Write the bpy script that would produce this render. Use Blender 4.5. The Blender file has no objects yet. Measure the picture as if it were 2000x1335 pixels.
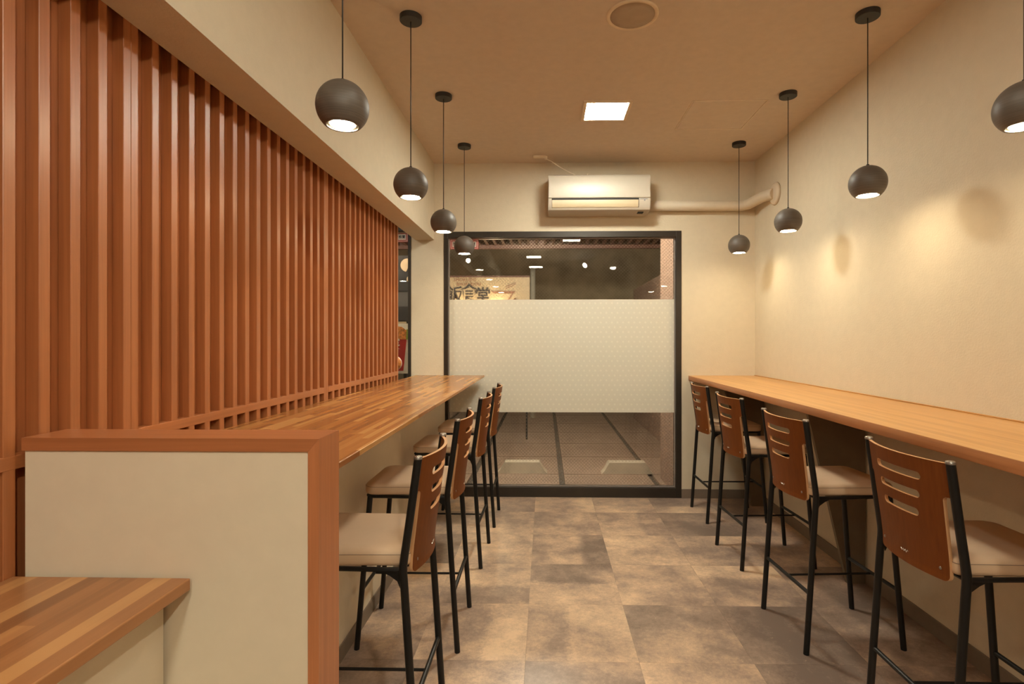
import bpy, bmesh, math, random
from mathutils import Vector, Matrix
S = bpy.context.scene
COL = S.collection
R = math.radians
random.seed(7)

# ------------------------------------------------------------------ camera, world, exposure
D = 4.456          # inner face of the window wall
HC = 2.745         # ceiling height
XR = 1.71          # right wall
XS = -1.072        # front plane of the slatted screen
cd = bpy.data.cameras.new('camera'); cam = bpy.data.objects.new('camera', cd); COL.objects.link(cam)
cam.location = (0, 0, 1.30); cam.rotation_euler = (R(90), 0, 0.0229)
cd.sensor_width = 36; cd.lens = 1058.5 * 36 / 2000
cd.shift_x = (1000 - 1040.6) / 2000; cd.shift_y = (661.2 - 667.5) / 2000
cd.clip_start = .02
S.camera = cam
w = bpy.data.worlds.new('night'); S.world = w; w.use_nodes = True
w.node_tree.nodes['Background'].inputs[0].default_value = (.17, .138, .098, 1)
w.node_tree.nodes['Background'].inputs[1].default_value = 1.0
S.view_settings.view_transform = 'Standard'; S.view_settings.look = 'None'
S.view_settings.gamma = 1; S.view_settings.use_curve_mapping = False
S.view_settings.exposure = 0.0
S.cycles.max_bounces = 10; S.cycles.diffuse_bounces = 6; S.cycles.transparent_max_bounces = 16
S.cycles.sample_clamp_indirect = 6
PANEL_E = 108.0    # radiance of the ceiling panels
SPOT_E = 1450.0
BULB_E = 155.0     # radiance of the pendant bulbs
WARM = (1.0, .82, .53); PANELC = (1.0, .97, .82)

# ------------------------------------------------------------------ materials
def new_mat(name):
    m = bpy.data.materials.new(name); m.use_nodes = True
    nt = m.node_tree; b = nt.nodes['Principled BSDF']
    return m, nt, b
def N(nt, t, **kw):
    n = nt.nodes.new(t)
    for k, v in kw.items():
        if k.startswith('i_'):
            n.inputs[int(k[2:]) if k[2:].isdigit() else k[2:].replace('_', ' ')].default_value = v
        else: setattr(n, k, v)
    return n
def pos(nt, scale=(1, 1, 1), rot=(0, 0, 0), loc=(0, 0, 0)):
    g = N(nt, 'ShaderNodeNewGeometry'); mp = N(nt, 'ShaderNodeMapping')
    mp.inputs['Scale'].default_value = scale; mp.inputs['Rotation'].default_value = rot; mp.inputs['Location'].default_value = loc
    nt.links.new(g.outputs['Position'], mp.inputs['Vector']); return mp.outputs[0]
def noise(nt, vec, scale, detail=3, rough=.55):
    n = N(nt, 'ShaderNodeTexNoise'); n.inputs['Scale'].default_value = scale
    n.inputs['Detail'].default_value = detail; n.inputs['Roughness'].default_value = rough
    nt.links.new(vec, n.inputs['Vector']); return n.outputs['Fac']
def ramp(nt, fac, stops):
    r = N(nt, 'ShaderNodeValToRGB'); e = r.color_ramp.elements
    while len(e) < len(stops): e.new(.5)
    for el, (p, c) in zip(e, stops): el.position = p; el.color = (*c, 1)
    nt.links.new(fac, r.inputs[0]); return r.outputs[0]
def bump(nt, b, fac, strength, dist=.002):
    n = N(nt, 'ShaderNodeBump'); n.inputs['Strength'].default_value = strength; n.inputs['Distance'].default_value = dist
    nt.links.new(fac, n.inputs['Height']); nt.links.new(n.outputs[0], b.inputs['Normal'])
def math_(nt, op, a, b=None, c=None):
    n = N(nt, 'ShaderNodeMath', operation=op)
    for i, v in enumerate((a, b, c)):
        if v is None: continue
        if isinstance(v, (int, float)): n.inputs[i].default_value = v
        else: nt.links.new(v, n.inputs[i])
    return n.outputs[0]
def mul(c, k): return tuple(x * k for x in c)
def plain(name, c, rough=.5, metal=0, spec=.5, vary=.06, scale=20, bumpy=0, bscale=60):
    m, nt, b = new_mat(name)
    f = noise(nt, pos(nt), scale)
    nt.links.new(ramp(nt, f, [(.3, mul(c, 1 - vary)), (.7, mul(c, 1 + vary))]), b.inputs['Base Color'])
    b.inputs['Roughness'].default_value = rough; b.inputs['Metallic'].default_value = metal
    b.inputs['Specular IOR Level'].default_value = spec
    if bumpy: bump(nt, b, noise(nt, pos(nt), bscale, 4), bumpy)
    return m
def emit(name, c, e):
    m, nt, b = new_mat(name); b.inputs['Base Color'].default_value = (.8, .8, .8, 1)
    b.inputs['Emission Color'].default_value = (*c, 1); b.inputs['Emission Strength'].default_value = e
    return m
def laminate(name, c, rough=.38, axis='z', vary=.14):
    m, nt, b = new_mat(name)
    sc = {'z': (90, 90, 2.2), 'y': (90, 2.2, 90), 'x': (2.2, 90, 90)}[axis]
    f = noise(nt, pos(nt, sc), 1, 4, .6)
    f2 = noise(nt, pos(nt), 2.0, 2)
    k = math_(nt, 'ADD', math_(nt, 'MULTIPLY', f, .7), math_(nt, 'MULTIPLY', f2, .3))
    nt.links.new(ramp(nt, k, [(.34, (c[0] * (1 - vary), c[1] * (1 - vary * 1.3), c[2] * (1 - vary * 1.5))), (.64, mul(c, 1 + vary))]), b.inputs['Base Color'])
    b.inputs['Roughness'].default_value = rough; b.inputs['Specular IOR Level'].default_value = .5 if rough < .48 else .22; bump(nt, b, f, .05, .001)
    return m
def staves(name, width, length, cols, rough=.32):
    m, nt, b = new_mat(name)
    g = N(nt, 'ShaderNodeNewGeometry'); sp = N(nt, 'ShaderNodeSeparateXYZ'); nt.links.new(g.outputs['Position'], sp.inputs[0])
    row = math_(nt, 'FLOOR', math_(nt, 'DIVIDE', math_(nt, 'ADD', sp.outputs[0], math_(nt, 'MULTIPLY', sp.outputs[2], .7)), width))
    wn = N(nt, 'ShaderNodeTexWhiteNoise', noise_dimensions='1D'); nt.links.new(row, wn.inputs['W'])
    yy = math_(nt, 'ADD', math_(nt, 'DIVIDE', sp.outputs[1], length), math_(nt, 'MULTIPLY', wn.outputs[0], 7.3))
    colm = math_(nt, 'FLOOR', yy)
    cb = N(nt, 'ShaderNodeCombineXYZ'); nt.links.new(row, cb.inputs[0]); nt.links.new(colm, cb.inputs[1])
    w2 = N(nt, 'ShaderNodeTexWhiteNoise', noise_dimensions='2D'); nt.links.new(cb.outputs[0], w2.inputs['Vector'])
    fine = noise(nt, pos(nt, (70, 3, 70)), 1, 4, .6)
    k = math_(nt, 'ADD', math_(nt, 'MULTIPLY', w2.outputs[0], .72), math_(nt, 'MULTIPLY', fine, .38))
    n = len(cols)
    nt.links.new(ramp(nt, k, [(.12 + .76 * i / (n - 1), c) for i, c in enumerate(cols)]), b.inputs['Base Color'])
    b.inputs['Roughness'].default_value = rough; bump(nt, b, fine, .03, .001)
    return m

M = {}
M['wall'] = plain('cream_wallpaper', (.66, .575, .43), .75, spec=.25, vary=.02, bumpy=.6, bscale=120)
M['ceil'] = plain('ceiling_paper', (.64, .53, .42), .85, spec=.15, vary=.03, bumpy=.2, bscale=200)
M['panel'] = plain('cream_laminate', (.71, .615, .455), .42, spec=.4, vary=.02)
M['base'] = plain('taupe_baseboard', (.20, .155, .115), .5)
M['slat'] = laminate('orange_wood_laminate', (.38, .135, .046), .36)
M['backing'] = laminate('backing_laminate', (.36, .128, .046), .33)
M['cap'] = laminate('partition_cap_laminate', (.37, .135, .05), .33, 'x')
M['capv'] = laminate('partition_post_laminate', (.44, .165, .064), .33, 'z')
M['rail'] = laminate('rail_laminate', (.395, .143, .049), .33, 'y')
M['block'] = staves('butcher_block_oak', .021, .34, [(.27, .105, .032), (.345, .138, .042), (.41, .18, .055), (.54, .28, .097)], .25)
M['tableblock'] = staves('butcher_block_walnut', .034, .55, [(.21, .09, .037), (.35, .15, .056), (.43, .195, .075), (.56, .29, .11)], .3)
M['ply'] = laminate('walnut_ply', (.16, .045, .007), .5, 'z', .12)
M['plyedge'] = plain('ply_edge', (.62, .34, .16), .4)
M['black'] = plain('black_steel', (.008, .0075, .007), .4, spec=.35, vary=.1)
M['blackmatt'] = plain('black_plastic', (.02, .018, .015), .5)
M['seat'] = plain('beige_vinyl', (.62, .44, .285), .45, spec=.45, vary=.04, scale=8, bumpy=.06, bscale=300)
M['seam'] = plain('seam_thread', (.26, .18, .13), .7)
M['frame'] = plain('bronze_aluminium', (.035, .027, .020), .38, metal=.3)
M['bead'] = plain('grey_glazing_bead', (.32, .27, .24), .5)
M['white'] = plain('white_plastic', (.52, .46, .37), .36, spec=.5, vary=.015)
M['louver'] = plain('flap_plastic', (.56, .45, .29), .4, vary=.015)
M['slot'] = plain('dark_slot', (.02, .017, .015), .7)
M['grey'] = plain('grey_print', (.25, .25, .27), .5)
M['silver'] = plain('silver_plate', (.75, .72, .68), .25, metal=1)
M['capmetal'] = plain('dull_cap', (.30, .27, .24), .35, metal=.8)
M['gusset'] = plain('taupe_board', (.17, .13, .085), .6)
M['pipe'] = plain('ivory_duct', (.64, .54, .40), .5, vary=.02)
M['cablew'] = plain('white_cable', (.85, .74, .58), .5)
M['speaker'] = plain('speaker_cloth', (.42, .325, .23), .8)
M['ivory'] = plain('ivory_ring', (.72, .58, .40), .5)
M['hatch'] = plain('hatch_trim', (.78, .66, .50), .5)
M['shadein'] = plain('white_reflector', (.85, .80, .70), .4)
M['bulb'] = emit('bulb_glow', WARM, BULB_E)
M['diffuser_mid'] = emit('panel_glow_mid', PANELC, PANEL_E * .65)
M['diffuser_dim'] = emit('panel_glow_dim', PANELC, PANEL_E * .4)
M['diffuser_bright'] = emit('panel_glow_bright', PANELC, PANEL_E * 1.6)
M['diffuser'] = emit('panel_glow', PANELC, PANEL_E)
# right counter: wide soft grain
def wide_grain():
    m, nt, b = new_mat('honey_counter_veneer')
    f = noise(nt, pos(nt, (26, .9, 26)), 1, 5, .6); f2 = noise(nt, pos(nt, (120, 4, 120)), 1, 3)
    k = math_(nt, 'ADD', math_(nt, 'MULTIPLY', f, .75), math_(nt, 'MULTIPLY', f2, .25))
    nt.links.new(ramp(nt, k, [(.28, (.42, .19, .055)), (.5, (.58, .30, .098)), (.7, (.68, .385, .14))]), b.inputs['Base Color'])
    b.inputs['Roughness'].default_value = .3; return m
M['honey'] = wide_grain()
M['edge'] = laminate('reddish_front_edge', (.44, .185, .07), .4, 'y')  # darker reddish material for the counter's front faces
# turned pendant shade
def shade_mat():
    m, nt, b = new_mat('turned_charcoal_wood')
    f = noise(nt, pos(nt, (3, 3, 420)), 1, 3)
    nt.links.new(ramp(nt, f, [(.3, (.088, .072, .056)), (.7, (.13, .107, .086))]), b.inputs['Base Color'])
    b.inputs['Roughness'].default_value = .5; bump(nt, b, f, .25, .001); return m
M['shade'] = shade_mat()
# stone look floor tile, the object's own "tone" sets how light the print is
def tile_mat():
    m, nt, b = new_mat('stone_print_tile')
    at = N(nt, 'ShaderNodeAttribute', attribute_type='OBJECT', attribute_name='tone')
    g = N(nt, 'ShaderNodeNewGeometry'); va = N(nt, 'ShaderNodeVectorMath', operation='ADD')
    cb = N(nt, 'ShaderNodeCombineXYZ'); nt.links.new(math_(nt, 'MULTIPLY', at.outputs['Fac'], 91.7), cb.inputs[2])
    nt.links.new(g.outputs['Position'], va.inputs[0]); nt.links.new(cb.outputs[0], va.inputs[1]); v = va.outputs[0]
    big = noise(nt, v, 3.4, 4, .6); mid = noise(nt, v, 11, 6, .7); fine = noise(nt, v, 62, 5, .7)
    k = math_(nt, 'ADD', math_(nt, 'MULTIPLY', big, 1.0), math_(nt, 'MULTIPLY', mid, .48))
    k = math_(nt, 'ADD', math_(nt, 'ADD', k, math_(nt, 'MULTIPLY', fine, .34)), math_(nt, 'MULTIPLY', at.outputs['Fac'], .34))
    # printed block inside the tile: a straight step set by the object's own split
    def attr(n): return N(nt, 'ShaderNodeAttribute', attribute_type='OBJECT', attribute_name=n).outputs['Fac']
    tc = N(nt, 'ShaderNodeTexCoord'); sx = N(nt, 'ShaderNodeSeparateXYZ'); nt.links.new(tc.outputs['Object'], sx.inputs[0])
    d = math_(nt, 'ADD', math_(nt, 'MULTIPLY', sx.outputs[0], attr('split_x')), math_(nt, 'MULTIPLY', sx.outputs[1], attr('split_y')))
    d = math_(nt, 'ADD', d, math_(nt, 'MULTIPLY', math_(nt, 'SUBTRACT', fine, .5), .05))
    sm = N(nt, 'ShaderNodeClamp'); nt.links.new(math_(nt, 'MULTIPLY_ADD', math_(nt, 'SUBTRACT', d, attr('split_at')), 26.0, .5), sm.inputs[0]); soft = sm.outputs[0]
    k = math_(nt, 'ADD', k, math_(nt, 'MULTIPLY', soft, attr('split_step')))
    k = math_(nt, 'ADD', k, math_(nt, 'MULTIPLY', noise(nt, v, 190, 3, .7), .22))
    k = math_(nt, 'SUBTRACT', k, .735)
    c = ramp(nt, k, [(.20, (.20, .146, .116)), (.40, (.34, .245, .188)), (.56, (.53, .375, .26)), (.76, (.78, .56, .365))])
    sp = N(nt, 'ShaderNodeMix', data_type='RGBA'); sp.inputs[7].default_value = (.68, .51, .34, 1)
    spk = math_(nt, 'MULTIPLY', math_(nt, 'GREATER_THAN', noise(nt, v, 48, 8, .8), .62), math_(nt, 'GREATER_THAN', mid, .55))
    nt.links.new(math_(nt, 'MULTIPLY', spk, .55), sp.inputs[0]); nt.links.new(c, sp.inputs[6])
    nt.links.new(sp.outputs[2], b.inputs['Base Color'])
    b.inputs['Roughness'].default_value = .34; b.inputs['Specular IOR Level'].default_value = .5
    bump(nt, b, mid, .06, .002); return m
M['tile'] = tile_mat()
M['grout'] = plain('grout', (.22, .17, .13), .8)
# glass: see-through pane with a Fresnel reflection; frosted printed film
def glass_mat():
    m = bpy.data.materials.new('clear_glass'); m.use_nodes = True; nt = m.node_tree; nt.nodes.clear()
    o = N(nt, 'ShaderNodeOutputMaterial'); mx = N(nt, 'ShaderNodeMixShader'); fr = N(nt, 'ShaderNodeFresnel'); fr.inputs[0].default_value = 1.52
    tr = N(nt, 'ShaderNodeBsdfTransparent'); tr.inputs[0].default_value = (.93, .94, .93, 1)
    gl = N(nt, 'ShaderNodeBsdfGlossy'); gl.inputs['Roughness'].default_value = 0.0
    nt.links.new(fr.outputs[0], mx.inputs[0]); nt.links.new(tr.outputs[0], mx.inputs[1]); nt.links.new(gl.outputs[0], mx.inputs[2])
    nt.links.new(mx.outputs[0], o.inputs[0]); return m
M['glass'] = glass_mat()
def film_mat():
    m = bpy.data.materials.new('frosted_film'); m.use_nodes = True; nt = m.node_tree; nt.nodes.clear()
    o = N(nt, 'ShaderNodeOutputMaterial')
    v = pos(nt, (1 / .046, 1, 1 / .046), (0, 0, 0))
    # six-pointed dot print: two shifted lattices of small soft dots
    sp = N(nt, 'ShaderNodeSeparateXYZ'); nt.links.new(v, sp.inputs[0])
    def dots(ox, oz):
        a = math_(nt, 'SUBTRACT', math_(nt, 'FRACT', math_(nt, 'ADD', sp.outputs[0], ox)), .5)
        c = math_(nt, 'SUBTRACT', math_(nt, 'FRACT', math_(nt, 'ADD', math_(nt, 'MULTIPLY', sp.outputs[2], .577), oz)), .5)
        d = math_(nt, 'SQRT', math_(nt, 'ADD', math_(nt, 'MULTIPLY', a, a), math_(nt, 'MULTIPLY', math_(nt, 'MULTIPLY', c, c), 3.0)))
        return math_(nt, 'SUBTRACT', 1, math_(nt, 'MULTIPLY', d, 4.2))
    k = math_(nt, 'MAXIMUM', math_(nt, 'MAXIMUM', dots(0, 0), dots(.5, .5)), 0)
    c = ramp(nt, k, [(0, (.77, .735, .62)), (.8, (.87, .83, .70))])
    df = N(nt, 'ShaderNodeBsdfDiffuse'); tl = N(nt, 'ShaderNodeBsdfTranslucent'); gl = N(nt, 'ShaderNodeBsdfGlossy'); gl.inputs['Roughness'].default_value = .45
    mx = N(nt, 'ShaderNodeMixShader'); mx.inputs[0].default_value = .18
    mx2 = N(nt, 'ShaderNodeMixShader'); mx2.inputs[0].default_value = .05
    nt.links.new(c, df.inputs[0]); nt.links.new(c, tl.inputs[0])
    nt.links.new(df.outputs[0], mx.inputs[1]); nt.links.new(tl.outputs[0], mx.inputs[2])
    nt.links.new(mx.outputs[0], mx2.inputs[1]); nt.links.new(gl.outputs[0], mx2.inputs[2]); nt.links.new(mx2.outputs[0], o.inputs[0]); return m
M['film'] = film_mat()
M['wire'] = plain('glass_wire', (.62, .54, .42), .32, metal=.85)
M['stucco'] = plain('pink_stucco', (.34, .225, .165), .8, bumpy=.3, bscale=90)
M['pave'] = plain('concrete_slab', (.36, .255, .185), .6, vary=.14, scale=5, bumpy=.1)
M['joint'] = plain('paving_joint', (.10, .08, .06), .8)
M['stop'] = plain('concrete_stop', (.62, .54, .41), .7, vary=.1, scale=9)
M['louv'] = plain('red_brown_slat', (.115, .05, .034), .6)
M['dark'] = plain('dark_wall', (.50, .41, .27), .8, vary=.3, scale=2)
M['canopy'] = plain('canopy_black', (.02, .017, .015), .8)
M['sign'] = plain('cream_sign', (.44, .33, .19), .5)
M['ink'] = plain('sign_ink', (.02, .015, .012), .5)
M['brownink'] = plain('sign_brown_ink', (.22, .09, .04), .5)
M['red'] = plain('red_print', (.48, .03, .025), .4)
M['stred'] = plain('sticker_red', (.55, .10, .085), .5)
M['stwhite'] = plain('sticker_white', (.74, .66, .58), .5)
M['stblack'] = plain('sticker_black', (.03, .025, .025), .5)
M['food'] = plain('fried_food', (.62, .22, .05), .5, vary=.5, scale=60)
M['green'] = plain('garnish_green', (.30, .36, .06), .5, vary=.4, scale=70)
M['paper'] = plain('poster_paper', (.78, .72, .60), .5)
M['cloud'] = plain('cloud_print', (.60, .44, .28), .6)
M['boardblack'] = plain('board_black', (.03, .026, .024), .45)
M['boardgrey'] = plain('board_grey', (.10, .09, .085), .5)
M['steel'] = plain('galvanised_pole', (.72, .68, .56), .55)

# ------------------------------------------------------------------ mesh helpers
class MB:
    def __init__(s): s.bm = bmesh.new()
    def box(s, a, b, bev=0, seg=2, mi=0):
        c = [(x + y) / 2 for x, y in zip(a, b)]; d = [abs(y - x) for x, y in zip(a, b)]
        r = bmesh.ops.create_cube(s.bm, size=1, matrix=Matrix.Translation(c) @ Matrix.Diagonal((*d, 1)))
        vs = r['verts']; fs = list({f for v in vs for f in v.link_faces})
        for f in fs: f.material_index = mi
        if bev:
            es = list({e for v in vs for e in v.link_edges})
            bmesh.ops.bevel(s.bm, geom=es, offset=bev, segments=seg, affect='EDGES', profile=.5)
        return s
    def tube(s, pts, r, n=10, cap=True, mi=0, sx=1.0):
        pts = [Vector(p) for p in pts]; rings = []; up = None
        for i, p in enumerate(pts):
            if i == 0: t = pts[1] - p
            elif i == len(pts) - 1: t = p - pts[i - 1]
            else: t = (pts[i + 1] - p).normalized() + (p - pts[i - 1]).normalized()
            t.normalize()
            if up is None:
                up = Vector((0, 0, 1)) if abs(t.z) < .9 else Vector((0, 1, 0))
            u = (up - t * up.dot(t)).normalized(); v = t.cross(u); up = u
            rr = r[i] if isinstance(r, (list, tuple)) else r
            rings.append([s.bm.verts.new(p + (u * math.cos(2 * math.pi * k / n) + v * math.sin(2 * math.pi * k / n) * sx) * rr) for k in range(n)])
        for a, b in zip(rings, rings[1:]):
            for k in range(n):
                f = s.bm.faces.new((a[k], a[(k + 1) % n], b[(k + 1) % n], b[k])); f.smooth = n > 4; f.material_index = mi
        if cap:
            f = s.bm.faces.new(rings[0][::-1]); f.material_index = mi
            f = s.bm.faces.new(rings[-1]); f.material_index = mi
        return s
    def lathe(s, prof, c=(0, 0, 0), n=40, mi=0, smooth=True):
        rings = []
        for r, z in prof:
            if r < 1e-6: rings.append([s.bm.verts.new((c[0], c[1], c[2] + z))])
            else: rings.append([s.bm.verts.new((c[0] + r * math.cos(2 * math.pi * k / n), c[1] + r * math.sin(2 * math.pi * k / n), c[2] + z)) for k in range(n)])
        for a, b in zip(rings, rings[1:]):
            for k in range(n):
                q = [a[k % len(a)], a[(k + 1) % len(a)], b[(k + 1) % len(b)], b[k % len(b)]]
                q = list(dict.fromkeys(q))
                if len(q) > 2:
                    f = s.bm.faces.new(q); f.smooth = smooth; f.material_index = mi
        return s
    def prism(s, pts, vec, mi=0, smooth=False):
        a = [s.bm.verts.new(p) for p in pts]; vec = Vector(vec); b = [s.bm.verts.new(Vector(p) + vec) for p in pts]
        for f in (s.bm.faces.new(a[::-1]), s.bm.faces.new(b)): f.material_index = mi
        n = len(a)
        for k in range(n):
            f = s.bm.faces.new((a[k], a[(k + 1) % n], b[(k + 1) % n], b[k])); f.material_index = mi; f.smooth = smooth
        return s
    def build(s, name, mats, parent=None, kind=None, label=None, sharp=None):
        bmesh.ops.recalc_face_normals(s.bm, faces=s.bm.faces[:])
        me = bpy.data.meshes.new(name); s.bm.to_mesh(me); s.bm.free()
        return link(name, me, mats, parent, kind, label, sharp)
def link(name, me, mats, parent=None, kind=None, label=None, sharp=None):
    for m in (mats if isinstance(mats, (list, tuple)) else [mats]): me.materials.append(m)
    if sharp: me.set_sharp_from_angle(angle=R(sharp))
    o = bpy.data.objects.new(name, me); COL.objects.link(o)
    if parent is not None:
        o.parent = parent
    if kind: o['kind'] = kind
    if label: o['label'] = label
    return o
def thing(name, label, cat, loc=(0, 0, 0), rz=0, group=None, kind=None):
    o = bpy.data.objects.new(name, None); COL.objects.link(o); o.location = loc; o.rotation_euler = (0, 0, rz)
    o.empty_display_size = .1
    if label: o['label'] = label
    if cat: o['category'] = cat
    if group: o['group'] = group
    if kind: o['kind'] = kind
    return o
def tag(o, label, cat, group=None):
    o['label'] = label; o['category'] = cat
    if group: o['group'] = group
    return o
def copy_tree(o, parent=None):
    c = o.copy(); COL.objects.link(c)
    if parent is not None: c.parent = parent
    for ch in list(o.children): copy_tree(ch, c)
    return c
def rbox(name, a, b, m, bev=0, **kw): return MB().box(a, b, bev).build(name, m, **kw)
def text_mesh(body, size, extrude=.0005, align='CENTER', bold=0):
    cu = bpy.data.curves.new('lettering', 'FONT'); cu.body = body; cu.size = size; cu.extrude = extrude; cu.offset = bold
    cu.align_x = align; cu.align_y = 'CENTER'; cu.resolution_u = 2
    o = bpy.data.objects.new('lettering', cu); COL.objects.link(o)
    dg = bpy.context.evaluated_depsgraph_get(); me = bpy.data.meshes.new_from_object(o.evaluated_get(dg))
    bpy.data.objects.remove(o); bpy.data.curves.remove(cu); me.materials.clear(); return me
def lettering(body, size, m, parent, loc, name='lettering', bold=0, label=None):
    me = text_mesh(body, size, bold=bold); me.transform(Matrix.Translation(loc) @ Matrix.Rotation(R(90), 4, 'X'))
    return link(name, me, m, parent, label=label)

# ------------------------------------------------------------------ room shell
XL = -3.6; YF = -4.0
fl = rbox('floor', (XL - .1, YF - .1, -.12), (XR + .1, D + .02, -.004), M['grout'], kind='structure')
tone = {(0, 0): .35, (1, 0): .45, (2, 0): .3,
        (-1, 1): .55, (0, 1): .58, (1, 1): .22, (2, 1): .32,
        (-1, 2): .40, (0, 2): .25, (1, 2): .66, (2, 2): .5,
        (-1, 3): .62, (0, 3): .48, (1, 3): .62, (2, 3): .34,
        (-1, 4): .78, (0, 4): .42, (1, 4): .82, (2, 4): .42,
        (-1, 5): .7, (0, 5): .86, (1, 5): .9, (2, 5): .7}  # the two rows nearest the window also carry the brighter light there
split = {(0, 2): (0, -1, .0, .20), (0, 1): (1, 0, -.05, .13), (-1, 2): (0, 1, -.05, .16), (1, 2): (1, 0, 9, 0), (1, 1): (0, -1, -.02, .1),
         (0, 3): (1, 0, .08, -.14), (0, 4): (1, 0, 9, 0), (1, 4): (1, 0, .06, -.12), (2, 4): (0, -1, -.05, -.14), (2, 3): (0, 1, .04, .14), (2, 2): (0, 1, .08, .14)}
xe = [-1.0 - .0, -.5375] + [-.08 + .4583 * k for k in range(0, 4)] + [XR]
tile_cache = {}
for iy in range(-4, 6):
    y0 = 2.187 + .471 * (iy - 1); y1 = min(y0 + .471, D)
    for ix in range(-2, 4):
        i = ix + 2; x0, x1 = xe[i], xe[i + 1]
        key = (round(x1 - x0, 4), round(y1 - y0, 4))
        if key not in tile_cache:
            g = .0003
            mb = MB().box((-key[0] / 2 + g, -key[1] / 2 + g, -.004), (key[0] / 2 - g, key[1] / 2 - g, 0))
            bmesh.ops.recalc_face_normals(mb.bm, faces=mb.bm.faces[:])
            me = bpy.data.meshes.new('floor_tile'); mb.bm.to_mesh(me); mb.bm.free(); me.materials.append(M['tile']); tile_cache[key] = me
        o = bpy.data.objects.new('floor_tile', tile_cache[key]); COL.objects.link(o); o.parent = fl
        o.location = ((x0 + x1) / 2, (y0 + y1) / 2, 0); o['tone'] = tone.get((ix, iy), random.uniform(.25, .65)) + random.uniform(-.02, .02)
        a, b, c_, d_ = split.get((ix, iy)) or random.choice([(1, 0, .05, .12), (1, 0, -.06, -.12), (0, 1, .03, .12), (0, 1, -.04, -.12), (1, 0, 9, 0), (1, 0, 9, 0)])
        o['split_x'] = float(a); o['split_y'] = float(b); o['split_at'] = float(c_); o['split_step'] = float(d_)
rbox('ceiling', (XL - .1, YF - .1, HC), (XR + .1, D + .15, HC + .1), M['ceil'], kind='structure')
rbox('wall_right', (XR, YF, -.1), (XR + .1, D + .15, HC), M['wall'], kind='structure')
rbox('wall_left', (XL - .1, YF, -.1), (XL, D + .15, HC), M['wall'], kind='structure')
rbox('wall_front', (XL, YF - .1, -.1), (XR, YF, HC), M['wall'], kind='structure')
WX0, WX1, WZ = -.836, 1.113, 2.182       # window_1 opening
VX0, VX1, VZ = -2.60, -1.108, 2.24       # window_2 opening
mb = MB()
for a, b in [((VX1, WX0), (-.1, HC)), ((WX0, WX1), (WZ, HC)), ((WX1, XR), (-.1, HC)), ((VX0, VX1), (VZ, HC)), ((XL, VX0), (-.1, HC))]:
    mb.box((a[0], D, b[0]), (a[1], D + .15, b[1]))
bmesh.ops.remove_doubles(mb.bm, verts=mb.bm.verts[:], dist=1e-5)
mb.build('wall_back', M['wall'], kind='structure')
BZ = 2.116
rbox('trim_1', (XS, YF, BZ), (-.9175, D, HC), M['wall'], kind='structure', label='cream ceiling beam running over the slatted screen')
rbox('baseboard_right', (XR - .008, YF, 0), (XR, D, .073), M['base'], .002, kind='structure')
rbox('baseboard_back', (WX1, D - .008, 0), (XR - .008, D, .073), M['base'], .002, kind='structure')

# ------------------------------------------------------------------ windows
def window(name, x0, x1, z1, side=.034, side2=.045, top=.05, bot=.08, film=None):
    wd = thing(name, None, None, (0, 0, 0), kind='structure')
    yf, yb = D - .006, D + .09
    mb = MB()
    mb.box((x0, yf, 0), (x0 + side, yb, z1), .002).box((x1 - side2, yf, 0), (x1, yb, z1), .002)
    mb.box((x0 + side, yf, z1 - top), (x1 - side2, yb, z1), .002).box((x0 + side, yf, 0), (x1 - side2, yb, bot), .002)
    mb.build('window_frame', M['frame'], wd)
    gx0, gx1, gz0, gz1 = x0 + side, x1 - side2, bot, z1 - top
    mb = MB()
    for a, b in [((gx0, gz0), (gx0 + .006, gz1)), ((gx1 - .006, gz0), (gx1, gz1)), ((gx0 + .006, gz1 - .005), (gx1 - .006, gz1)), ((gx0 + .006, gz0), (gx1 - .006, gz0 + .007))]:
        mb.box((a[0], D + .028, a[1]), (b[0], D + .042, b[1]))
    mb.build('glazing_bead', M['bead'], wd)
    MB().box((gx0, D + .045, gz0), (gx1, D + .0518, gz1)).build('window_pane', M['glass'], wd)
    if film:
        MB().box((gx0 + .001, D + .0425, film[0]), (gx1 - .001, D + .0446, film[1])).build('frosted_film', M['film'], wd, label='frosted white film with a dotted print')
        # crossed wire net cast in the pane
        mb = MB(); W, Hh, p = gx1 - gx0, gz1 - gz0, .0275; r = .0006
        n = int((W + Hh) / p)
        for sgn in (1, -1):
            for k in range(1, n):
                c = k * p
                x_a, z_a = (c, 0) if c <= W else (W, c - W)
                x_b, z_b = (0, c) if c <= Hh else (c - Hh, Hh)
                if sgn < 0: x_a, x_b = W - x_a, W - x_b
                a = Vector((gx0 + x_a, D + .0485, gz0 + z_a)); b = Vector((gx0 + x_b, D + .0485, gz0 + z_b))
                if (a - b).length > .01: mb.tube([a, b], r, 4, False)
        o = mb.build('wire_net', M['wire'], wd, kind='stuff')
    return wd
window('window_1', WX0, WX1, WZ, film=(.691, 1.625))
window('window_2', VX0, VX1, VZ, side=.04, side2=.026)
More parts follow.
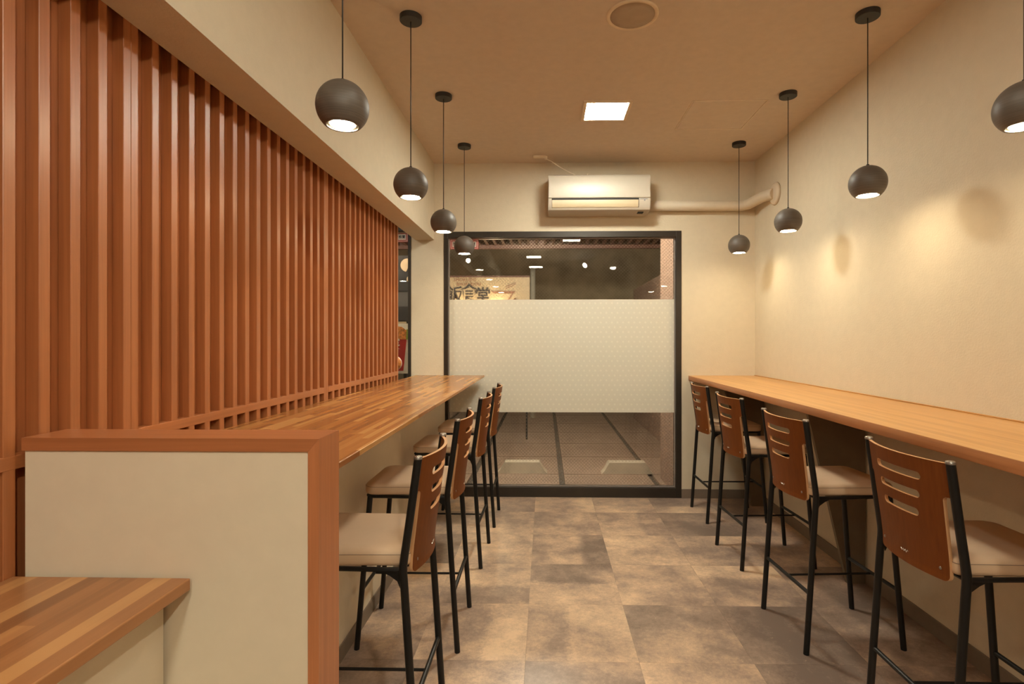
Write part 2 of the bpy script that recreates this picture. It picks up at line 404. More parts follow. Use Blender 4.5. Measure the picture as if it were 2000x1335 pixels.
def sticker(x, z, wd_, ht, label):
    t = thing('notice_sticker', label, 'sticker', (x, D + .0443, z), 0, 'red bordered notice stickers')
    rbox('sticker_sheet', (-wd_ / 2, -.0004, -ht / 2), (wd_ / 2, .0004, ht / 2), M['stred'], parent=t)
    rbox('white_border', (-wd_ / 2 + .006, -.0008, -ht / 2 + .006), (wd_ / 2 - .006, -.0005, ht / 2 - .006), M['stwhite'], parent=t)
    rbox('red_band', (-wd_ / 2 + .010, -.0012, -ht / 2 + .010), (wd_ / 2 - .010, -.0009, ht / 2 - .010), M['stred'], parent=t)
    rbox('white_field', (-wd_ / 2 + .018, -.0016, -ht / 2 + .018), (wd_ / 2 - .018, -.0013, ht / 2 - .018), M['stwhite'], parent=t)
    lettering('防犯カメラ設置', (wd_ - .045) / 7.1, M['stblack'], t, (0, -.0022, 0), bold=.0006)
    return t
sticker(-.674, 2.087, .238, .084, 'red and white bordered notice sticker in the upper left corner of the big window')
sticker(-1.263, 2.149, .238, .084, 'red and white bordered notice sticker on narrow window glass beside the slatted screen end')

# ------------------------------------------------------------------ ceiling fittings
def ceiling_panel(x, y, label, m='diffuser'):
    t = thing('ceiling_panel_light', label, 'ceiling light', (x, y, HC), 0, 'square ceiling panel lights')
    s = .149; k = .128; mb = MB()
    for a, b in [((-s, -s), (s, -k)), ((-s, k), (s, s)), ((-s, -k), (-k, k)), ((k, -k), (s, k))]: mb.box((a[0], a[1], -.010), (b[0], b[1], 0))
    mb.build('light_frame', M['ivory'], t)
    rbox('diffuser', (-k, -k, -.007), (k, k, -.001), M[m], parent=t)
ceiling_panel(.384, 3.44, 'glowing square ceiling panel light in front of the air conditioner', 'diffuser_bright')
ceiling_panel(.384, 1.11, 'square ceiling panel light nearer the camera, just above the frame', 'diffuser_dim')
ceiling_panel(-.20, -.53, 'square ceiling panel light behind the camera, in the middle of the room', 'diffuser_mid')
ceiling_panel(-.19, -1.86, 'square ceiling panel light farthest behind the camera')
ceiling_panel(-2.2, 3.1, 'added unseen ceiling panel light behind the slatted screen, near the narrow window')  # this panel and the next are added to light the side behind the screen
ceiling_panel(-2.75, .6, 'added unseen ceiling panel light behind the slatted screen, over its near end')
t = thing('ceiling_speaker', 'round flush ceiling speaker with pale ring and brown grille', 'speaker', (.3895, 2.43, HC))
MB().lathe([(.1156, 0), (.1156, -.004), (.110, -.007), (.100, -.006), (.098, -.003), (.098, 0)], n=64).build('speaker_ring', M['ivory'], t)
MB().lathe([(.099, -.001), (.099, -.004), (.06, -.0055), (0, -.006)], n=64).build('speaker_grille', M['speaker'], t)
t = thing('ceiling_spotlight', 'tilted ceiling spotlight behind the camera, mirrored as a star in the window', 'lamp', (.752, -1.02, HC))
MB().lathe([(0, -.012), (.045, -.012), (.045, 0), (0, 0)], n=28).build('mount', M['blackmatt'], t)
MB().tube([(0, 0, -.010), (0, 0, -.05)], .010, 10).build('stem', M['blackmatt'], t)
hd = MB().lathe([(0, .06), (.030, .06), (.048, .03), (.050, -.045), (.046, -.045), (.044, -.030), (0, -.030)], n=32).build('head', M['blackmatt'], t)
ln = MB().lathe([(0, -.034), (.043, -.034), (.043, -.031), (0, -.031)], n=32).build('lens', emit('spot_glow', (1, .93, .75), SPOT_E), hd)
hd.location = (0, 0, -.075); hd.rotation_euler = Vector((.58, -.66, .47)).to_track_quat('Z', 'Y').to_euler()
t = thing('ceiling_downlight', 'round ceiling downlight with white half dome, behind the camera near the right wall', 'lamp', (1.365, -1.93, HC))
MB().lathe([(.085, 0), (.085, -.006), (.062, -.006), (.062, 0)], n=32).build('trim_ring', M['ivory'], t)
MB().lathe([(.062, -.004), (.058, -.03), (.04, -.05), (0, -.058)], n=28).build('dome', emit('dome_glow', (1, .94, .82), 26), t)
t = thing('ceiling_hatch', 'square ceiling access hatch with thin pale edge trim', 'hatch', (1.1226, 3.5368, HC))
s, k = .227, .222; mb = MB()
for a, b in [((-s, -s), (s, -k)), ((-s, k), (s, s)), ((-s, -k), (-k, k)), ((k, -k), (s, k))]: mb.box((a[0], a[1], -.004), (b[0], b[1], 0))
mb.build('hatch_trim', M['hatch'], t)
rbox('hatch_door', (-.219, -.219, -.0025), (.219, .219, -.0005), M['ceil'], parent=t)

# ------------------------------------------------------------------ air conditioner and its duct
t = thing('air_conditioner', 'white wall mounted air conditioner above the window', 'air conditioner', (.4225, D, 2.30))
hw = .398
def acprof(pts, x0, x1, name, m, label=None, sharp=30):
    return MB().prism([(x0, y, z) for y, z in pts], (x1 - x0, 0, 0), smooth=True).build(name, m, t, label=label, sharp=sharp)
body = [(-.004, .0), (-.150, .0), (-.188, .012), (-.205, .034), (-.211, .075), (-.2125, .085), (-.214, .10), (-.216, .24), (-.214, .262), (-.202, .280), (-.178, .291), (-.14, .294), (-.004, .294)]
acprof(body, -hw + .008, hw - .008, 'housing', M['white'])
for sx in (-1, 1):
    mb = MB(); x = sx * (hw - .008)
    b2 = [(y * 1.0 if y > -.01 else y + .004, min(max(z, .003), .291)) for y, z in body]
    mb.prism([(x, y, z) for y, z in b2], (sx * .008, 0, 0), smooth=True).build('end_cap', M['white'], t, sharp=30)
acprof([(-.208, .099), (-.2205, .101), (-.2225, .112), (-.2215, .255), (-.2185, .262), (-.21, .262)], -hw + .003, hw - .003, 'front_panel', M['white'])
acprof([(-.20, .084), (-.2150, .084), (-.2162, .0975), (-.20, .0975)], -hw + .027, hw - .09, 'outlet_slot', M['slot'])
acprof([(-.185, .020), (-.205, .029), (-.214, .046), (-.217, .066), (-.2165, .084), (-.206, .084), (-.19, .05)], -hw + .030, hw - .094, 'louver_flap', M['louver'])
for sx in (-hw + .0275, hw - .0925):
    acprof([(-.19, .024), (-.2065, .028), (-.2155, .048), (-.2175, .086), (-.2, .086)], sx, sx + .002, 'flap_gap', M['slot'])
rbox('display_window', (hw - .082, -.2165, .088), (hw - .022, -.211, .092), M['grey'], parent=t)
rbox('status_lamp', (hw - .050, -.2165, .076), (hw - .040, -.2105, .085), M['grey'], parent=t)
rbox('drain_notch', (hw - .09, -.16, -.004), (hw - .045, -.11, .002), M['slot'], parent=t)
t = thing('refrigerant_duct', 'ivory pipe cover running from the air conditioner into the right wall', 'pipe', (0, D, 2.375))
MB().tube([(.826, -.045, 0), (1.50, -.045, -.002), (1.585, -.052, -.004), (1.622, -.09, -.001), (1.648, -.20, .006), (1.660, -.29, .005), (1.684, -.365, .003), (XR - .012, -.395, .001)],
    .041, 16, True).build('pipe_cover', M['pipe'], t)
fo = MB().lathe([(0, .022), (.062, .022), (.080, .016), (.084, 0), (0, 0)], n=32).build('wall_flange', M['pipe'], t)
fo.rotation_euler = (0, R(-90), 0); fo.location = (XR - .001, -.40, 0)
t = thing('ceiling_cable', 'thin white cable hanging from a ceiling box to the air conditioner', 'cable', (-.04, 4.29, HC))
rbox('junction_box', (-.055, -.02, -.012), (.045, .02, 0), M['cablew'], .003, parent=t)
MB().lathe([(.012, 0), (.012, -.02), (.006, -.024), (0, -.024)], (.045, .01, 0), 12).build('cable_gland', M['cablew'], t)
MB().tube([(.045, .01, -.02), (.09, .03, -.034), (.16, .05, -.075), (.22, .06, -.105), (.30, .075, -.137), (.34, .08, -.145), (.37, .085, -.135), (.385, .09, -.115)], .0035, 6).build('cord', M['cablew'], t)

# ------------------------------------------------------------------ pendants
def make_pendant():
    t = thing('pendant_lamp', 'x', 'lamp')
    Rr = .0765; zr = -.058; Z0 = 2.0 - 0
    L = HC - 1.99
    # origin at the ceiling: globe centre hangs at -L
    MB().lathe([(0, -.024), (.047, -.024), (.049, -.022), (.049, 0), (0, 0)], n=36).build('canopy', M['blackmatt'], t, sharp=30)
    MB().tube([(0, 0, -.02), (0, 0, -L + Rr - .004)], .0023, 8).build('cord', M['blackmatt'], t)
    a0 = math.acos(zr / Rr); prof = [(0, Rr)] + [(Rr * math.sin(a0 * k / 22), Rr * math.cos(a0 * k / 22)) for k in range(1, 23)]
    ri = Rr - .004; rim = (prof[-1][0] - .004, zr + .0005)
    prof += [rim]
    MB().lathe(prof, (0, 0, -L), 48).build('shade', M['shade'], t)
    a1 = math.acos((zr + .001) / ri)
    inn = [(ri * math.sin(a1 * k / 12), ri * math.cos(a1 * k / 12)) for k in range(12, 4, -1)] + [(0, ri * math.cos(a1 * 4.4 / 12))]
    MB().lathe(inn, (0, 0, -L), 40).build('reflector', M['shadein'], t)
    zb = zr + .0055; rb = .041
    MB().lathe([(0, zb), (rb - .003, zb), (rb, zb + .002), (rb, zb + .016), (.028, zb + .022), (.022, zb + .05), (0, zb + .05)], (0, 0, -L), 36).build('lamp_body', M['shadein'], t)
    MB().lathe([(0, zb - .0085), (.014, zb - .0078), (.026, zb - .0056), (.034, zb - .0030), (rb - .004, zb - .0002), (0, zb - .0002)], (0, 0, -L), 36).build('lamp_lens', M['bulb'], t)
    MB().tube([(0, 0, -L + Rr - .006), (0, 0, -L + Rr + .006)], .006, 10).build('cord_grip', M['blackmatt'], t)
    return t
pend = make_pendant()
LP = [(-.603, 1.60, 'nearest and largest dark globe pendant over the left counter, its canopy above the frame'),
      (-.603, 2.419, 'second nearest dark globe pendant over the left counter, before the cream beam'),
      (-.603, 3.202, 'third dark globe pendant over the left counter, before the pillar beside the window'),
      (-.603, 4.03, 'farthest dark globe pendant over the left counter, in front of the window corner')]
RP = [(1.430, 1.651, 'nearest dark globe pendant by the right wall, cut by the right edge of the photo'),
      (1.430, 2.437, 'second nearest dark globe pendant over the right counter, whole in view'),
      (1.430, 3.225, 'third dark globe pendant over the right counter, hanging right of the pipe flange'),
      (1.430, 4.034, 'farthest and smallest dark globe pendant over the right counter, near the room corner')]
BP = [(-1.563, 3.08, 'globe pendant behind the slatted screen, seen only as a glint in the narrow window')]
first = True
for lst, g, dz in ((LP, 'globe pendants over the left counter', 0), (RP, 'globe pendants over the right counter', .0), (BP, 'globe pendants behind the slatted screen', 0)):
    for x, y, lab in lst:
        o = pend if first else copy_tree(pend); first = False
        o.location = (x, y, HC); o['label'] = lab; o['group'] = g

# ------------------------------------------------------------------ slatted screen
def screen(y0, y1, label, nsl=15):
    t = thing('slatted_screen', label, 'screen', (XS, (y0 + y1) / 2, 0), 0, 'wooden slatted screen panels')
    h = (y1 - y0) / 2; ZT = 2.60
    rbox('backing_board', (-.045, -h + .001, 0), (-.030, h - .001, ZT), M['backing'], parent=t)
    def slat_me(wd):
        mb = MB().box((-.030, -wd / 2, 0), (0, wd / 2, ZT), .0012, 1); bmesh.ops.recalc_face_normals(mb.bm, faces=mb.bm.faces[:])
        me = bpy.data.meshes.new('slat'); mb.bm.to_mesh(me); mb.bm.free(); me.materials.append(M['slat']); return me
    me = slat_me(.026); st = slat_me(.0245); gap = (2 * h - .05 - nsl * .026) / (nsl + 1)
    for k in range(nsl):
        o = bpy.data.objects.new('slat', me); COL.objects.link(o); o.parent = t
        o.location = (0, -h + .025 + gap * (k + 1) + .026 * k + .013, 0)
    for sy in (-1, 1):
        o = bpy.data.objects.new('stile', st); COL.objects.link(o); o.parent = t; o.location = (0, sy * (h - .01275), 0)
    mb = MB()
    mb.box((-.029, -h + .0255, 1.036), (.0006, h - .0255, 1.064), .001, 1)
    mb.build('rail', M['rail'], t)
screen(-1.121, .129, 'orange wood slatted screen panel beside the camera, left of the frame')
screen(.129, 1.379, 'orange wood slatted screen panel at the left edge, above the low wooden table')
screen(1.379, 2.629, 'orange wood slatted screen panel just behind the partition, along the counter middle')
screen(2.629, 3.930, 'orange wood slatted screen panel farthest away, ending beside the narrow window')

# ------------------------------------------------------------------ partition, table, counters
t = thing('low_partition', 'cream low partition with orange wood cap and end post', 'partition', (-.76, 1.125, 0))
X0, X1, Y0, Y1 = -.299, .308, -.053, .053     # local
rbox('cream_board', (X0 + .004, Y0 + .004, 0), (X1 - .022, Y1 - .004, 1.074), M['panel'], parent=t)
MB().prism([(X0, Y0, 1.074), (X1 - .022, Y0, 1.074), (X1, Y0, 1.1), (X0, Y0, 1.1)], (0, Y1 - Y0, 0)).build('cap_rail', M['cap'], t)
MB().prism([(X1 - .022, Y0, 0), (X1, Y0, 0), (X1, Y0, 1.0998), (X1 - .022, Y0, 1.0738)], (0, Y1 - Y0, 0)).build('end_post', M['capv'], t)
t = thing('side_table', 'low wooden plank table with cream front board at lower left', 'table', (-.895, .35, 0))
rbox('tabletop', (-.176, -.9, .7985), (.186, .7175, .8222), M['tableblock'], .002, parent=t)
rbox('front_board', (.115, -.88, 0), (.131, .7175, .7985), M['panel'], parent=t)
rbox('backing_strip', (-.176, .60, .70), (.115, .7175, .7985), M['panel'], parent=t)
t = thing('left_counter', 'long butcher block counter along the slatted screen', 'counter', (-.79, 2.8, 0))
rbox('worktop', (XS + .79 + .001, 1.18 - 2.8, .984), (-.500 + .79, D - 2.8 - .007, 1.0), M['block'], .002, parent=t)
rbox('front_board', (-.850 + .79, 1.18 - 2.8, 0), (-.826 + .79, D - 2.8 - .007, .984), M['panel'], parent=t)
rbox('kick_board', (-.826 + .79, 1.18 - 2.8, 0), (-.820 + .79, D - 2.8 - .007, .066), M['base'], parent=t)
t = thing('right_counter', 'long honey coloured wooden wall counter along the right wall', 'counter', (1.44, 2.3, 0))
y0, y1 = .2 - 2.3, D - 2.3 - .0015
mb = MB().box((1.170 - 1.44, y0, .962), (XR - .0015 - 1.44, y1, 1.0))
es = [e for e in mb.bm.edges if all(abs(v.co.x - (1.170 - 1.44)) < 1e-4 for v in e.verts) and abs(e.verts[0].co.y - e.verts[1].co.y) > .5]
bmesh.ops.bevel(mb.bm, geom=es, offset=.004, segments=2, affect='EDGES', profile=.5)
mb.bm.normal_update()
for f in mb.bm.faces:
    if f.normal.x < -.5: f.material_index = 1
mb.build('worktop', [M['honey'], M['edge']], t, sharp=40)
rbox('wall_strip', (XR - 1.44 - .0075, y0, 1.0), (XR - .0015 - 1.44, y1, 1.006), M['honey'], .002, parent=t)
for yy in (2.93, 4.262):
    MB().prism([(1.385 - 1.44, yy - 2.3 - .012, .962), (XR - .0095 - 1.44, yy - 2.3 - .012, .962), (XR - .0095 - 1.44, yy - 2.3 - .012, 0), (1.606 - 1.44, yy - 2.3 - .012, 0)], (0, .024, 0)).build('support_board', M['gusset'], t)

# ------------------------------------------------------------------ bar stools
def catmull(pts, n=6):
    P = [Vector(p) for p in pts]; P = [P[0] * 2 - P[1]] + P + [P[-1] * 2 - P[-2]]; out = []
    for i in range(1, len(P) - 2):
        a, b, c, d = P[i - 1:i + 3]
        for k in range(n):
            u = k / n; out.append(.5 * ((2 * b) + (c - a) * u + (2 * a - 5 * b + 4 * c - d) * u * u + (3 * b - a - 3 * c + d) * u ** 3))
    return out + [P[-2]]
XO = .21     # stool origin lies between the front and back feet
PX = [(0, 0), (.020, .30), (.0385, .58), (.0425, .635), (.0400, .675), (.0235, .79), (.0, .962)]
def post_x(z):
    for (a, za), (b, zb) in zip(PX, PX[1:]):
        if z <= zb: return a + (b - a) * (z - za) / (zb - za)
    return PX[-1][0]
def back_mesh():
    # outline in (y, z): full width above the notch, narrower below; three slots
    cu = bpy.data.curves.new('back', 'CURVE'); cu.dimensions = '2D'; cu.fill_mode = 'BOTH'; cu.extrude = .005
    def poly(pts):
        sp = cu.splines.new('POLY'); sp.points.add(len(pts) - 1); sp.use_cyclic_u = True
        for p, q in zip(sp.points, pts): p.co = (q[0], q[1], 0, 1)
    def arc(cx, cz, r, a0, a1, n=5): return [(cx + r * math.cos(R(a0 + (a1 - a0) * k / n)), cz + r * math.sin(R(a0 + (a1 - a0) * k / n))) for k in range(n + 1)]
    W, wn, wb = .1765, .157, .150; half = [(W, .958), (W, .862)] + arc(wn + .012, .862 - .012, .012, 90, 180) + [(wb + .0, .64)] + arc(wb - .016, .634, .016, 0, -90)
    poly(half + [(-x, z) for x, z in half[::-1]])
    for z, hw_ in ((.903, .101), (.847, .090), (.791, .079)):
        r = .0115; poly(arc(hw_ - r, z, r, -90, 90, 8) + arc(-hw_ + r, z, r, 90, 270, 8))
    o = bpy.data.objects.new('back', cu); COL.objects.link(o)
    me = bpy.data.meshes.new_from_object(o.evaluated_get(bpy.context.evaluated_depsgraph_get()))
    bpy.data.objects.remove(o); bpy.data.curves.remove(cu)
    bm = bmesh.new(); bm.from_mesh(me); bpy.data.meshes.remove(me)
    bmesh.ops.remove_doubles(bm, verts=bm.verts[:], dist=1e-5)
    for k in range(1, 22):
        bmesh.ops.bisect_plane(bm, geom=bm.verts[:] + bm.edges[:] + bm.faces[:], plane_co=(-W + 2 * W * k / 22, 0, 0), plane_no=(1, 0, 0), dist=1e-5)
    for z in (.66, .70, .74, .815, .88, .925):
        bmesh.ops.bisect_plane(bm, geom=bm.verts[:] + bm.edges[:] + bm.faces[:], plane_co=(0, z, 0), plane_no=(0, 1, 0), dist=1e-5)
    for f in bm.faces:
        f.material_index = 0 if abs(f.normal.z) > .7 else 1
        f.smooth = True
    for v in bm.verts:
        y, z, dz = v.co
        u = y / W; v.co = (post_x(z) - .036 * (1 - u * u) - .002 - dz - XO, y, z)
    bmesh.ops.recalc_face_normals(bm, faces=bm.faces[:])
    me = bpy.data.meshes.new('backrest'); bm.to_mesh(me); bm.free(); return me
def make_stool():
    t = thing('bar_stool', 'x', 'stool')
    for sy in (-1, 1):
        pts = [(x - XO, y, z) for x, y, z in catmull([(a, sy * (.190 - .004 * z), z) for a, z in PX], 5)]
        MB().tube(pts, .0118, 12).build('back_leg', M['black'], t, sharp=40)
        x, z = pts[-1][0], pts[-1][2]
        MB().lathe([(.0125, -.004), (.0125, .003), (.010, .005), (0, .005)], pts[-1], 12).build('post_cap', M['capmetal'], t)
        MB().tube([(.425 - XO, sy * .174, 0), (.372 - XO, sy * .163, .636)], .0115, 12).build('front_leg', M['black'], t, sharp=40)
        MB().prism([(.047 - XO, sy * .182, .632), (.115 - XO, sy * .172, .632), (.085 - XO, sy * .178, .622), (.062 - XO, sy * .18, .607), (.050 - XO, sy * .182, .58)], (0, -sy * .004, 0)).build('gusset', M['black'], t)
        MB().lathe([(0, .002), (.004, .0015), (.005, 0)], (0, 0, 0), 10).build('screw', M['capmetal'], t)
        sc = t.children[-1] if False else None
    mb = MB()   # seat frame ring
    mb.tube([(.047 - XO, -.176, .638), (.36 - XO, -.166, .638), (.385 - XO, -.145, .638), (.385 - XO, .145, .638), (.36 - XO, .166, .638), (.047 - XO, .176, .638)], .0075, 8)
    mb.tube([(.052 - XO, -.176, .638), (.052 - XO, .176, .638)], .0075, 8)
    mb.build('seat_frame', M['black'], t, sharp=40)
    MB().tube([(.0165 - XO, -.189, .247), (.0165 - XO, .189, .247)], .0080, 10).build('back_stretcher', M['black'], t, sharp=40)
    MB().tube([(.404 - XO, -.170, .247), (.404 - XO, .170, .247)], .0080, 10).build('front_stretcher', M['black'], t, sharp=40)
    MB().tube([(.0165 - XO, 0, .245), (.404 - XO, 0, .245)], .0050, 8).build('cross_bar', M['black'], t, sharp=40)
    # cushion
    def outline(g, n=6):
        x0, x1, w0, w1 = .030 + g, .402 - g, .170 - g, .176 - g; r = max(.055 - g, .006); rb = max(.014 - g * .4, .004); out = []
        for cx, cy, rr, a0 in ((x1 - r, w1 - r, r, 0), (x0 + rb, w0 - rb, rb, 90), (x0 + rb, -w0 + rb, rb, 180), (x1 - r, -w1 + r, r, 270)):
            a = [(cx + rr * math.cos(R(a0 + 90 * k / n)), cy + rr * math.sin(R(a0 + 90 * k / n))) for k in range(n + 1)]
            if a0 in (0, 90, 180, 270): out += a
        return out
    bm = bmesh.new(); rings = []
    for g, z in ((.006, .6455), (.001, .650), (0, .658), (0, .674), (.0025, .682), (.008, .688), (.018, .6925), (.045, .6955), (.09, .697)):
        rings.append([bm.verts.new((x - XO, y, z)) for x, y in outline(g)])
    for a, b in zip(rings, rings[1:]):
        for k in range(len(a)):
            f = bm.faces.new((a[k], a[(k + 1) % len(a)], b[(k + 1) % len(a)], b[k])); f.smooth = True
    bm.faces.new(rings[0][::-1]); bm.faces.new(rings[-1]).smooth = True
    mb = MB(); mb.bm.free(); mb.bm = bm; st = mb.build('seat', M['seat'], t)
    ol = outline(.0008)
    mb = MB(); pts = [(x - XO, y, .6785) for x, y in ol]; mb.tube(pts + [pts[0]], .0010, 4, False); mb.build('seat_seam', M['seam'], st)
    bk = link('backrest', back_mesh(), [M['ply'], M['plyedge']], t, sharp=35)
    # small silver badge and two fixing screws on the lower edge of the backrest
    def on_back(y, z): return post_x(z) - .036 * (1 - (y / .1765) ** 2) - .0075 - XO
    mb = MB(); zb = .653
    pts = []
    for k in range(33):
        u = k / 32; y = -.017 + .034 * u; pts.append((on_back(y, zb) - .0006, y, zb + .0045 * math.sin(u * math.pi * 7) * (1 - .4 * u)))
    mb.tube(pts, .0011, 5); mb.build('maker_badge', M['silver'], bk, label='small silver badge')
    for ch in list(t.children):
        if ch.name.startswith('screw'):
            ch.rotation_euler = (0, R(-90), 0)
    sy = 1
    for ch in list(t.children):
        if ch.name.startswith('screw'):
            y = sy * .125; ch.location = (on_back(y, .650) + .0005, y, .650); sy = -1
    return t
stool = make_stool()
def st(xb, yc, rot, label, group, src):
    o = src or copy_tree(stool)
    # xb: x of the back feet; left stools face -x
    left = group.endswith('left counter')
    o.location = (xb - XO if left else xb + XO, yc, 0); o.rotation_euler = (0, 0, (math.pi if left else 0) + R(rot))
    o['label'] = label; o['group'] = group
GL, GR = 'bar stools at the left counter', 'bar stools at the right counter'
st(-.361, 1.72, 0, 'nearest bar stool at the left counter, tucked behind the cream partition', GL, stool)
st(-.366, 2.430, .5, 'second nearest wood backed bar stool at the left counter', GL, None)
st(-.362, 3.256, -1, 'third wood backed bar stool at the left counter, second from the window', GL, None)
st(-.352, 3.921, 0, 'farthest bar stool at the left counter, standing against the window', GL, None)
st(1.105, 1.69, 0, 'nearest and largest wood backed bar stool at the right counter, feet cut off', GR, None)
st(1.064, 2.462, 3.5, 'second nearest bar stool at the right counter, before the tapered support board', GR, None)
st(1.093, 3.267, 3, 'third bar stool at the right counter, second from the window', GR, None)
st(1.137, 4.034, 1, 'farthest bar stool at the right counter, in the room corner beside the window frame', GR, None)

# ------------------------------------------------------------------ outside
pv = rbox('pavement', (-8, D + .1, -.2), (8, 16, -.03), M['joint'], kind='structure')
ys = [4.56, 5.25, 6.03, 6.8, 7.6, 8.4, 9.3, 10.3, 11.4]; xs = [-3.24, -2.39, -1.54, -.69, .155, 1.01, 1.86, 2.7]
for ya, yb in zip(ys, ys[1:]):
    for xa, xb in zip(xs, xs[1:]):
        MB().box((xa + .026, ya + .006, -.04), (xb - .026, yb - .006, -.01)).build('paving_slab', M['pave'], pv)
def wheel_stop(x0, x1, y, label):
    t = thing('wheel_stop', label, 'wheel stop', ((x0 + x1) / 2, y, -.01), 0, 'concrete wheel stops outside the window'); h = (x1 - x0) / 2
    MB().prism([(-h, -.06, 0), (-h + .03, -.055, .03), (-h + .075, -.045, .105), (h - .075, -.045, .105), (h - .03, -.055, .03), (h, -.06, 0)], (0, .12, 0)).build('stop_block', M['stop'], t)
wheel_stop(-.47, .02, 5.33, 'left concrete wheel stop on the pavement outside the window')
wheel_stop(.55, 1.05, 5.33, 'right concrete wheel stop on the pavement outside, beside the pink pier')
rbox('outer_pier', (1.085, D + .15, -.1), (1.45, 5.13, 3.0), M['stucco'], kind='structure', label='pinkish stucco pier outside the window')
rbox('outer_side_wall', (1.46, 5.13, -.1), (1.60, 9.0, 2.11), M['stucco'], kind='structure', label='pinkish side wall outside')
rbox('outer_far_wall', (-8, 12.0, -.1), (8, 12.1, 5), M['dark'], kind='structure', label='dark wall across the parking area')
cn = rbox('canopy', (-3.4, D + .15, 2.50), (2.2, 6.7, 2.56), M['canopy'], kind='structure')
slm = None
for k in range(44):
    x = -2.4 + k * .1
    if slm is None:
        o = MB().box((-.016, D + .16, 2.44), (.016, 6.6, 2.50)).build('canopy_slat', M['louv'], cn); slm = o
    else:
        o = slm.copy(); COL.objects.link(o)
    o.location.x = x
MB().box((-3.4, 6.6, 2.40), (2.2, 6.66, 2.50)).build('canopy_beam', M['louv'], cn)
# shop sign across the way
SY = 7.0
t = thing('shop_sign', 'cream shop sign with black characters and bowl emblem, outside left', 'sign', (-1.12, SY, 1.80))
rbox('sign_board', (-.92, 0, -.42), (.92, .05, .305), M['sign'], parent=t)
for sx in (-.9, .88): rbox('sign_post', (sx - .012, .05, -1.81), (sx + .012, .08, .30), M['canopy'], parent=t)
rbox('sign_edge', (-.92, -.006, .295), (.92, .05, .315), M['louv'], parent=t)
def ux(u): return ((u - 1040.6) / 1058.5 - .0229) * SY + 1.12
for ch, u, s in (('飯', 886, .235), ('食', 916, .25), ('堂', 943, .205)):
    lettering(ch, s, M['ink'], t, (ux(u), -.004, .055 if ch != '食' else .075), bold=.003, name='character')
lettering('SHOKUDO', .060, M['brownink'], t, (ux(908), -.003, .262), bold=.001)
lettering('SHOKUDOU', .056, M['brownink'], t, (ux(915), -.003, .205), bold=.001)
bx = ux(983)
MB().prism([(bx - .16, -.004, .115), (bx + .16, -.004, .115), (bx + .135, -.004, .085), (bx - .12, -.004, .085)], (0, .003, 0)).build('bowl_rim', M['brownink'], t)
MB().prism([(bx + .11, -.004, .08), (bx + .125, -.004, .08), (bx + .03, -.004, -.06), (bx + .01, -.004, -.06)], (0, .003, 0)).build('bowl_side', M['brownink'], t)
for dz in (0, .03): MB().prism([(bx + .03, -.004, .14 + dz), (bx + .16, -.004, .20 + dz * .6), (bx + .16, -.004, .207 + dz * .6), (bx + .03, -.004, .149 + dz)], (0, .003, 0)).build('chopstick', M['brownink'], t)
MB().lathe([(0, .0), (.022, 0), (.022, .003), (0, .003)], (0, 0, 0), 16).build('seal_mark', M['brownink'], t).matrix_local = Matrix.Translation((bx + .15, -.004, -.0)) @ Matrix.Rotation(R(90), 4, 'X')
def point(parent, loc, c, p, r=.03):
    l = bpy.data.lights.new('lamp_glow', 'POINT'); l.color = c; l.energy = p; l.shadow_soft_size = r
    o = bpy.data.objects.new('lamp_glow', l); COL.objects.link(o); o.parent = parent; o.location = loc
for u, lab, p in ((897, 'left brass lamp lighting the shop sign outside', 8), (968, 'right brass lamp lighting the shop sign outside', 14)):
    t = thing('sign_lamp', lab, 'lamp', (ux(u) - 1.12, SY - .085, 1.585), 0, 'lamps under the shop sign')
    MB().lathe([(.0, -.05), (.035, -.045), (.04, .02), (.036, .02), (.03, -.03), (0, -.035)], n=20).build('lamp_cup', M['louv'], t)
    MB().tube([(0, 0, -.04), (0, .085, -.06)], .008, 8).build('lamp_arm', M['louv'], t)
    point(t, (0, 0, .05), (1, .78, .48), p)
# outside bulbs, pole
def bulb_lamp(x, y, z, top, r, e, label, c=(1, .85, .62)):
    t = thing('outdoor_bulb', label, 'lamp', (x, y, z), 0, 'outdoor lamps seen through the window')
    MB().lathe([(r * math.sin(math.pi * k / 10), -r * math.cos(math.pi * k / 10)) for k in range(11)], n=20).build('bulb', emit('outdoor_glow', c, e), t)
    MB().lathe([(r * .5, r * .8), (r * .55, r * 1.8), (0, r * 1.9)], n=14).build('socket', M['blackmatt'], t)
    MB().tube([(0, 0, r * 1.8), (0, 0, top - z)], .006, 6).build('cord', M['blackmatt'], t)
bulb_lamp(-.912, 6.4, 2.225, 2.50, .026, 25, 'small round bulb outside above the shop sign')
tag(MB().tube([(-.205, 9.0, -.02), (-.205, 9.0, 2.47)], .042, 16).build('steel_pole', M['steel']), 'pale grey steel pole standing outside right of the shop sign', 'pole')
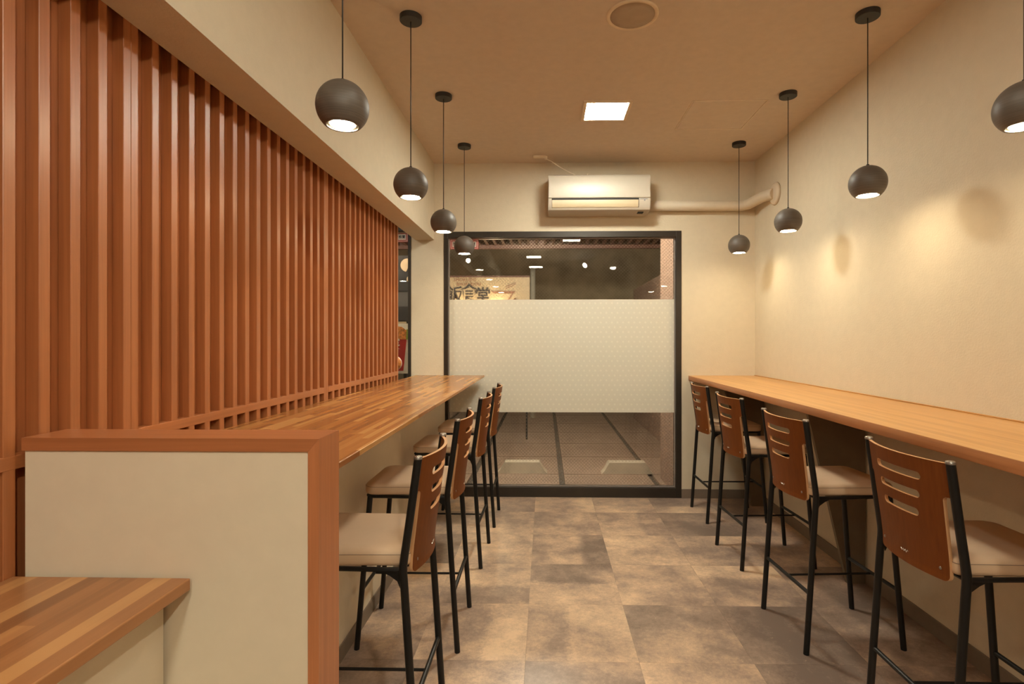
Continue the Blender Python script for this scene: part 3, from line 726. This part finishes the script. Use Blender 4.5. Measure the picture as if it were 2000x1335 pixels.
# boards outside the narrow window
t = thing('menu_board', 'black outdoor display board with beige cloud prints beside the narrow window', 'board', (-1.70, 5.02, 0))
rbox('board', (-.55, 0, 1.745), (.47, .03, 2.075), M['boardblack'], parent=t)
rbox('grey_band', (-.55, .005, 1.46), (.47, .03, 1.745), M['boardgrey'], parent=t)
rbox('picture_band', (-.55, -.004, 1.47), (.43, .004, 1.60), M['boardblack'], parent=t)
for sx in (-.5, .42): rbox('leg', (sx - .02, .03, -.02), (sx + .02, .06, 2.07), M['boardblack'], parent=t)
def cloud(x, z, r):
    pts = []
    for k in range(26):
        a = R(-60 + 320 * k / 25); pts.append((x + r * math.cos(a), -.003, z + r * math.sin(a)))
    pts.append((x + r * .15, -.003, z - r * .35))
    MB().prism(pts, (0, .003, 0)).build('cloud_print', M['cloud'], t)
cloud(.415, 1.985, .062); cloud(.44, 1.855, .030); cloud(.10, 1.93, .06); cloud(-.25, 1.87, .05)
t = thing('food_poster', 'red and white food poster with fried dish and bowl outside narrow window', 'poster', (-1.62, 4.96, 0))
rbox('poster_sheet', (-.42, 0, .98), (.375, .006, 1.44), M['paper'], parent=t)
MB().prism([(-.38, -.002, 1.005), (.315, -.002, 1.005), (.345, -.002, 1.30), (-.38, -.002, 1.30)], (0, .002, 0)).build('red_banner', M['red'], t)
MB().prism([(-.38, -.004, 1.295), (.355, -.004, 1.295), (.355, -.004, 1.37), (.30, -.004, 1.41), (.1, -.004, 1.43), (-.38, -.004, 1.43)], (0, .002, 0)).build('fried_dish', M['food'], t)
MB().prism([(.34, -.005, 1.29), (.372, -.005, 1.30), (.37, -.005, 1.38), (.345, -.005, 1.39)], (0, .002, 0)).build('garnish', M['green'], t)
lettering('定', .075, M['paper'], t, (.245, -.004, 1.265), bold=.003, name='character')
lettering('食', .075, M['paper'], t, (.245, -.004, 1.185), bold=.003, name='character')
def disc(r, m, y, name, x=.235, z=1.075):
    MB().lathe([(0, 0), (r, 0), (r, .0012), (0, .0012)], n=40).build(name, m, t).matrix_local = Matrix.Translation((x, y, z)) @ Matrix.Rotation(R(90), 4, 'X')
disc(.068, M['paper'], -.003, 'bowl_ring'); disc(.063, M['food'], -.0045, 'bowl_print')
for sx in (-.38, .33): rbox('easel_leg', (sx - .015, .008, -.02), (sx + .015, .03, 1.40), M['boardblack'], parent=t)
# added, unseen lamps under the canopy brighten the pavement and the boards
for x, y, lab, p in ((-.1, 4.95, 'added unseen lamp under the dark canopy outside, over the pavement before the big window', 150),
                     (-1.75, 4.80, 'added unseen lamp under the dark canopy outside, over the food poster', 45)):
    t = thing('added_canopy_lamp', lab, 'lamp', (x, y, 2.44), 0, 'added lamps under the canopy outside')
    MB().lathe([(.05, 0), (.05, -.02), (.04, -.02), (.04, 0)], n=24).build('added_lamp_ring', M['steel'], t)
    point(t, (0, 0, -.06), (1, .88, .7), p, .04)
